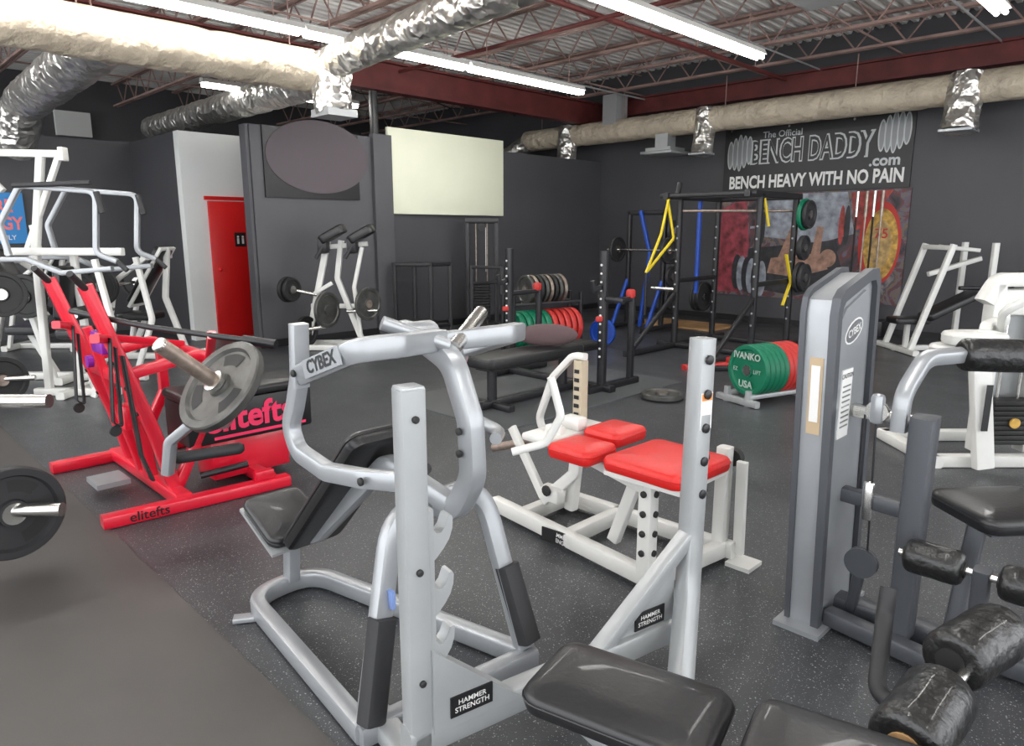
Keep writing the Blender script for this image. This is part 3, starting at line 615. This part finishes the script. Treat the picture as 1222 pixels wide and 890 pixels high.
# ================================================================== plate loaded row (middle back)
T=CF@Matrix.Translation((-2.36,9.25,0))@Matrix.Diagonal((1.04,1,1.03,1))
b=B('chest_supported_row_machine',T)
b.beam([(-.33,.3,.04),(.0,-.1,.04),(.50,-.1,.04)],.08,.07,white);b.beam([(-.3,-.12,.04),(.5,-.12,.04)],.08,.07,white);b.beam([(-.4,.28,.04),(.45,.3,.04)],.08,.07,white)
b.beam([(-.35,.0,.04),(-.05,.1,1.38)],.08,.07,white,up=(0,1,0));b.beam([(.38,.0,.04),(.05,.1,.9),(.12,.1,1.38)],.07,.07,white,r=.1,up=(0,1,0))
b.beam([(-.3,.1,.55),(.4,.1,.55)],.06,.06,white);b.beam([(-.05,.1,1.30),(.45,.1,1.34)],.06,.06,white);b.beam([(.35,0,.05),(.28,.0,.8),(.40,.0,1.3)],.05,.05,white,r=.08,up=(0,1,0))
for dx in (0,.36):
    R=basis((.80,0,.45),(0,1,0));b.pad((.04+dx,0,1.46),.34,.24,.11,.06,vinyl,R=R);b.box((-.08+dx,0,1.33),(.13,.18,.22),black,bev=.04)
    b.pipe([(-.02+dx,-.05,1.4),(-.16+dx,-.1,1.16)],.024,rubber)
b.pipe([(-.58,-.15,.80),(-.2,0,.70)],.024,chrome);b.pipe([(.2,-.1,.50),(.6,-.18,.52)],.024,chrome);b.beam([(-.25,0,.70),(0,0,.85)],.05,.05,white)
b.plate((-.52,-.15,.78),V((.9,-.45,.0)),.16,.05,irond,hubm=chrome);b.plate((-.46,-.17,.78),V((.9,-.45,.0)),.15,.05,irond,hubm=chrome)
b.plate((.48,-.16,.60),V((.8,-.6,0)),.21,.04,iron,hubm=oldsteel);b.plate((-.05,-.1,.52),V((.9,-.45,0)),.23,.05,iron);b.plate((-.33,-.1,.24),V((.9,-.45,0)),.2,.05,irond,hubm=chrome)
b.pipe([(-.5,-.15,.24),(-.1,-.05,.3)],.024,chrome)
b.done()
# ================================================================== black low rig and cable column (back)
b=B('dip_rig',CF)
for x,y,z in ((-1.76,10.6,1.07),(-1.22,10.6,1.07),(-.95,10.85,1.05),(-1.5,10.85,1.05)): b.beam([(x,y,0),(x,y,z)],.06,.06,black)
for p,q in (((-1.78,10.6),(-1.2,10.6)),((-1.2,10.6),(-.95,10.85)),((-1.5,10.85),(-.95,10.85)),((-1.78,10.6),(-1.5,10.85))):
    b.beam([(*p,1.05),(*q,1.05)],.06,.06,black);b.beam([(*p,.12),(*q,.12)],.05,.05,black)
b.pad((-1.45,10.72,.16),.6,.3,.06,.04,vinyl);b.done()
b=B('low_squat_rig',CF)
for x,y in ((-.15,10.7),(-.15,11.2),(-.62,10.9)): b.beam([(x,y,0),(x,y,1.02)],.055,.055,black)
b.beam([(-.62,10.9,1.0),(-.15,10.7,1.0)],.05,.05,black);b.beam([(-.15,10.7,1.0),(-.15,11.2,1.0)],.05,.05,black);b.beam([(-.62,10.9,.75),(-.15,11.2,.75)],.05,.05,black);b.beam([(-.62,10.9,.1),(-.15,10.7,.1)],.05,.05,black);b.done()
b=B('cable_column_machine',CF)
for x in (-.72,-.25): b.beam([(x,11.5,0),(x,11.5,1.72)],.07,.07,black)
b.beam([(-.75,11.5,1.70),(-.22,11.5,1.70)],.08,.08,black);b.beam([(-.72,11.35,.04),(-.72,11.7,.04)],.07,.07,black);b.beam([(-.25,11.35,.04),(-.25,11.7,.04)],.07,.07,black)
for k in range(14): b.box((-.485,11.5,.12+k*.045),(.26,.12,.038),irond,bev=.004)
for x in (-.58,-.4): b.pipe([(x,11.5,.05),(x,11.5,1.7)],.010,oldsteel)
b.lathe((-.48,11.43,1.60),(0,-1,0),[(0,0),(.06,0),(.05,.015),(.06,.03),(0,.03)],irond,20);b.pipe([(-.42,11.42,1.6),(-.42,11.42,.9)],.005,labelw,n=6);b.done()
# ================================================================== competition bench rack
b=B('bench_press_rack')
b.pad((4.60,4.40,.43),1.25,.36,.10,.05,vinyl);b.box((4.60,4.40,.37),(1.1,.2,.03),black)
b.beam([(4.15,4.40,0.02),(4.15,4.40,.37)],.07,.07,black);b.beam([(5.1,4.40,.02),(5.1,4.40,.37)],.07,.07,black);b.beam([(4.0,4.40,.05),(5.4,4.40,.05)],.08,.07,black)
b.beam([(4.15,4.15,.04),(4.15,4.68,.04)],.07,.06,black)
b.beam([(5.38,4.0,.04),(5.38,5.55,.04)],.09,.07,black)
for y in (4.14,5.42):
    b.beam([(5.15,y,.04),(5.95,y,.04)],.09,.07,black);b.beam([(5.38,y,.05),(5.38,y,1.36)],.075,.075,black)
    for k in range(12): b.bolt((5.341,y,.35+.08*k),(-1,0,0),.011,labelw)
    b.beam([(5.33,y,1.02),(5.23,y,1.0),(5.21,y,1.09)],.05,.03,black,up=(0,1,0));b.beam([(5.85,y,.05),(5.85,y,.9)],.06,.06,black);b.beam([(5.38,y,.88),(5.85,y,.88)],.05,.05,black)
    b.box((5.82,y,.93),(.09,.07,.09),redb,bev=.02)
    b.box((5.33,y-.0,.72),(.08,.05,.05),redb,bev=.01)
b.pad((5.35,4.40,.43),.35,.3,.08,.05,vinyl)
b.beam([(5.38,4.2,.92),(5.38,3.9,.90)],.04,.04,black)
b.done()
b=B('blurred_logo_oval');N_=16;c=V((4.82,4.36,.596));vs=[];fs=[]  # made-up oval body standing in for a blurred-out logo on the pad
Rc=basis((.707,-.707,0),(.707,.707,0))
for i in range(N_+1):
    t=math.pi*i/N_
    for k in range(24):
        ph=2*math.pi*k/24;vs.append(tuple(c+Rc@V((.29*math.cos(t),.06*math.sin(t)*math.cos(ph),.105*math.sin(t)*math.sin(ph)))))
for i in range(N_):
    for k in range(24): fs.append([i*24+k,i*24+(k+1)%24,(i+1)*24+(k+1)%24,(i+1)*24+k])
b.add(vs,fs,mauve2);b.done()
# ================================================================== bumper plate rack
b=B('bumper_plate_rack')
ax=V((.98,-.2,0)).normalized();p=V((6.35,6.3,.30))
for i in range(10):
    m=green if i<5 else redb;b.plate(p+ax*(.10*i),ax,.24,.085 if i<5 else .075,m,hubm=chrome)
for i in range(8): b.plate(V((6.55,6.3,.80))+ax*(.075*i),ax,.19,.045,[iron,oldsteel,irond][i%3],hubm=oldsteel)
pr=V((-ax.y,ax.x,0))
for sgn in (-.12,.12):
    a=p+pr*sgn;b.beam([tuple(a+V((0,0,-.25))-ax*.1),tuple(a+V((0,0,-.25))+ax*.98)],.05,.05,black);b.beam([tuple(a+V((0,0,.33))-ax*.1),tuple(a+V((0,0,.33))+ax*.98)],.04,.04,black)
    for t in (-.1,.98): b.beam([tuple(a-V((0,0,.30))+ax*t),tuple(a+V((0,0,.45))+ax*t)],.05,.05,black)
b.plate(V((7.6,5.85,.19)),V((1,.2,0)),.19,.05,blueb,hubm=chrome);b.done()
b=B('bumper_plate_toaster')
p=V((5.98,2.92,.30));ax=V((.95,-.30,0)).normalized()
for i in range(9):
    b.plate(p+ax*(.060*i),ax,.235,.055,green if i<5 else redb,hubm=chrome)
tx=tuple(V((ax.y,-ax.x,0)));o_=p-ax*.034
b.text('IVANKO',.085,o_+V((0,0,.13)),tx,(0,0,1),labelg,bold=.03);b.text('USA',.09,o_-V((0,0,.13)),tx,(0,0,1),labelg,bold=.03)
b.text('EZ',.05,o_+V(tx)*-.13,tx,(0,0,1),labelg);b.text('LIFT',.05,o_+V(tx)*.13,tx,(0,0,1),labelg)
pr=V((-ax.y,ax.x,0))
for sgn in (-.13,.13):
    a=p+pr*sgn;b.beam([tuple(a-V((0,0,.22))-ax*.14),tuple(a-V((0,0,.22))+ax*.62)],.05,.04,silver2)
    for t in (-.12,.6): b.beam([tuple(a-V((0,0,.30))+ax*t),tuple(a-V((0,0,.16))+ax*t)],.05,.05,silver2)
for t in (-.12,.6): b.beam([tuple(p-pr*.24-V((0,0,.265))+ax*t),tuple(p+pr*.24-V((0,0,.265))+ax*t)],.06,.06,silver2)
b.done()
# ================================================================== power rack
b=B('power_rack')
xa,xb,ya,yb=8.2,9.2,4.0,5.1;H=1.98
for x in (xa,xb):
    for y in (ya,yb):
        b.beam([(x,y,0),(x,y,H)],.07,.07,black)
        for k in range(9): b.bolt((x-.036,y,.4+.15*k),(-1,0,0),.013,silver2)
for y in (ya,yb): b.beam([(xa-.35,y,H),(xb+.1,y,H)],.07,.08,black);b.beam([(xa-1.1,y,.04),(xb+.3,y,.04)],.08,.07,black);b.beam([(xa,y,.9),(xb,y,.9)],.06,.06,black);b.beam([(xa-1.0,y,.06),(xa,y,.75)],.05,.05,black)
for x in (xa,xb): b.beam([(x,ya,H),(x,yb,H)],.07,.08,black);b.beam([(x,ya-.25,.04),(x,yb+.25,.04)],.08,.07,black)
b.beam([(xa-.3,ya-.1,H),(xa-.3,yb+.1,H)],.05,.05,black);b.beam([(xa+.4,ya,H+.02),(xa+.4,yb,H+.02)],.04,.04,black)
b.beam([(xa,yb+.05,H),(xa+.05,yb+.05,H+.18)],.06,.06,black)
b.pipe([(xb,ya,1.8),(xa,yb,1.8)],.018,oldsteel)
b.beam([(xa-.3,yb,H-.04),(xa-.15,yb-.02,1.45),(xa-.7,yb+.02,1.02)],.035,.02,yel,r=.05)
b.beam([(xa-.3,yb-.02,H-.02),(xa-.45,yb-.02,1.5),(xa-.72,yb,1.03)],.035,.02,yel,r=.05)
b.beam([(xa-.70,yb+.01,1.03),(xa-.70,yb+.01,.50)],.03,.03,black)
b.beam([(xa+.1,ya,H-.05),(xa+.15,ya-.05,1.6)],.04,.02,yel);b.beam([(xb-.3,ya-.05,1.25),(xb-.15,ya-.07,.9),(xb-.3,ya-.05,.6)],.04,.02,yel,r=.05)
b.beam([(xa+.5,yb,H),(xa+.5,yb,.7)],.05,.05,blueb)
b.pipe([(xa-.05,yb,.78),(xa-.05,yb+.35,.78)],.025,chrome)
for z,y,x in ((1.75,ya-.12,xb),(.95,ya-.12,xb)): b.plate((x,y,z),(0,1,0),.2,.05,green if z>1.5 else rubber,hubm=chrome);b.plate((x,y-.06,z),(0,1,0),.18,.05,rubber,hubm=chrome)
b.plate((xb,ya-.14,1.33),(0,1,0),.16,.06,rubber,hubm=chrome)
for k in range(3): b.plate((xa+.9,yb+.1+.05*k,.62),(.0,1,0),.21,.045,irond,hubm=chrome)
b.done()
b=B('monolift_stand')
for y in (6.1,6.75):
    b.beam([(9.4,y,.03),(9.4,y,1.85)],.07,.07,black);b.beam([(8.9,y,.06),(9.85,y,.06)],.08,.07,black);b.beam([(9.0,y,.06),(9.4,y,.8)],.05,.05,blueb)
    b.box((8.95,y,.015),(.1,.1,.03),black)
b.beam([(9.4,6.1,1.82),(9.4,6.75,1.82)],.07,.07,black);b.beam([(9.33,6.45,.05),(9.33,6.3,1.2),(9.33,6.5,1.85)],.055,.05,blueb,r=.2,up=(1,0,0))
b.pipe([(9.3,5.8,1.25),(9.3,7.1,1.25)],.018,chrome)
for y in (5.95,6.9): b.plate((9.3,y,1.25),(0,1,0),.2,.05,rubber,hubm=chrome)
for k in range(4): b.plate((9.5,6.0,.5+.35*k),(0,1,0),.16,.05,rubber,hubm=chrome)
b.done()
b=B('floor_rack_foot')
b.beam([(6.9,4.15,.03),(7.5,3.85,.03)],.09,.06,redb);b.beam([(6.95,4.05,.03),(7.4,3.5,.03)],.06,.06,black);b.beam([(7.2,4.0,.04),(7.2,4.0,.25)],.06,.06,black);b.box((7.45,3.85,.09),(.12,.10,.06),redb,bev=.01);b.done()
b=B('weight_plate');b.plate((5.55,3.55,.037),(0,0,1),.2,.05,iron,hubm=oldsteel);b.done()
# ================================================================== vertical barbells against wall
b=B('barbell_holder')
b.box((11.25,3.75,.12),(.35,.7,.24),black,bev=.02)
for k,y in enumerate((3.98,3.84,3.74,3.62)):
    x=11.28-.03*(k%2);b.pipe([(x,y,.2),(x,y,.55)],.025,oldsteel);b.pipe([(x,y,.55),(x,y,1.75)],.014,oldsteel if k%2 else irond);b.pipe([(x,y,1.75),(x,y,2.12)],.025,oldsteel if k%2 else chrome)
b.done()
# ================================================================== white A-frame bench by the wall
T=CF@Matrix.Translation((5.55,9.1,0));b=B('incline_bench_press',T)
b.beam([(-.55,0,.04),(.55,.1,.04)],.08,.07,white);b.beam([(-.5,-.45,.04),(-.5,.45,.04)],.08,.07,white);b.beam([(.45,-.35,.04),(.45,.45,.04)],.08,.07,white)
for y in (-.3,.3):
    b.beam([(-.5,y,.05),(-.1,y,1.38)],.07,.06,white,up=(0,1,0));b.beam([(.42,y,.05),(.42,y,1.4)],.07,.06,white)
b.beam([(-.12,-.3,1.34),(-.12,.3,1.34)],.06,.06,white);b.beam([(-.2,0,1.0),(.45,0,1.2)],.06,.06,white);b.beam([(-.1,0,1.35),(.42,0,1.3)],.05,.05,white)
b.pad((-.45,-.1,.42),.45,.3,.08,.05,vinyl);b.beam([(-.45,-.1,.05),(-.45,-.1,.38)],.06,.06,white);b.pad((0,-.2,.62),.7,.3,.09,.05,vinyl,R=basis((.9,0,.45),(0,1,0)))
b.pipe([(0,-.35,.85),(.9,-.35,.85)],.025,black)
for k in range(2): b.plate((.72+.06*k,-.35,.85),V((.8,-.6,0)),.21,.05,iron,hubm=oldsteel)
b.done()
# ================================================================== right white selectorised machine
T=CF@Matrix.Translation((2.96,4.6,0));b=B('pec_fly_machine',T)
b.beam([(-.16,-.1,.04),(.9,-.1,.04)],.09,.08,white);b.beam([(-.16,.5,.04),(.9,.5,.04)],.09,.08,white);b.beam([(-.14,-.15,.04),(-.14,.55,.04)],.09,.08,white)
b.beam([(.10,-.25,.04),(.0,-.22,.78),(.02,-.2,.93)],.12,.07,white,r=.05,up=(0,1,0));b.box((.04,-.30,.45),(.04,.005,.3),label)
for x in (.27,.60): b.beam([(x,.1,.05),(x,.1,1.2)],.08,.12,white,up=(0,1,0))
b.beam([(.20,.1,1.08),(.28,.1,1.23),(.72,.1,1.23)],.09,.12,white,r=.08,up=(0,1,0));b.box((.45,.12,1.08),(.36,.10,.18),white,bev=.03)
b.box((.45,.18,.65),(.36,.02,1.0),silver2)
for k in range(9): b.box((.42,.04,.14+k*.034),(.28,.14,.03),irond,bev=.004)
for x in (.36,.50): b.pipe([(x,.08,.1),(x,.08,1.15)],.011,chrome)
b.lathe((.42,-.035,.28),(0,-1,0),[(0,0),(.035,0),(.035,.012),(0,.012)],gold,16)
b.beam([(.02,-.2,.83),(.1,-.1,.94),(.35,.1,.96)],.07,.07,white,r=.05);b.pad((-.02,-.18,.88),.36,.24,.08,.09,white)
b.pad((-.10,-.1,.80),.26,.2,.06,.08,white);b.beam([(.2,-.1,.92),(.05,-.3,1.06),(.2,-.35,1.16)],.045,.045,white,r=.08)
b.beam([(.5,-.35,.05),(.5,-.35,.5)],.07,.07,white);b.pad((.50,-.4,.54),.36,.32,.08,.10,vinyl)
b.done()
simple('trim_white_soffit',(4.05,15.95,3.55),(.6,.1,.45),wallw)
# ------------------------------------------------------------------ world, camera
w=bpy.data.worlds.new('sky');bpy.context.scene.world=w;w.use_nodes=True
w.node_tree.nodes['Background'].inputs[0].default_value=(.95,.97,1,1);w.node_tree.nodes['Background'].inputs[1].default_value=2.0
cam=bpy.data.cameras.new('camera');cam.lens=838/1222*36;cam.sensor_width=36;cam.clip_start=.02
co=bpy.data.objects.new('camera',cam);bpy.context.scene.collection.objects.link(co)
co.location=(0,0,1.55);co.rotation_euler=(rad(90)-math.atan(170/838),0,rad(-45));bpy.context.scene.camera=co
sc=bpy.context.scene
sc.view_settings.view_transform='Standard';sc.view_settings.look='None';sc.view_settings.exposure=.85
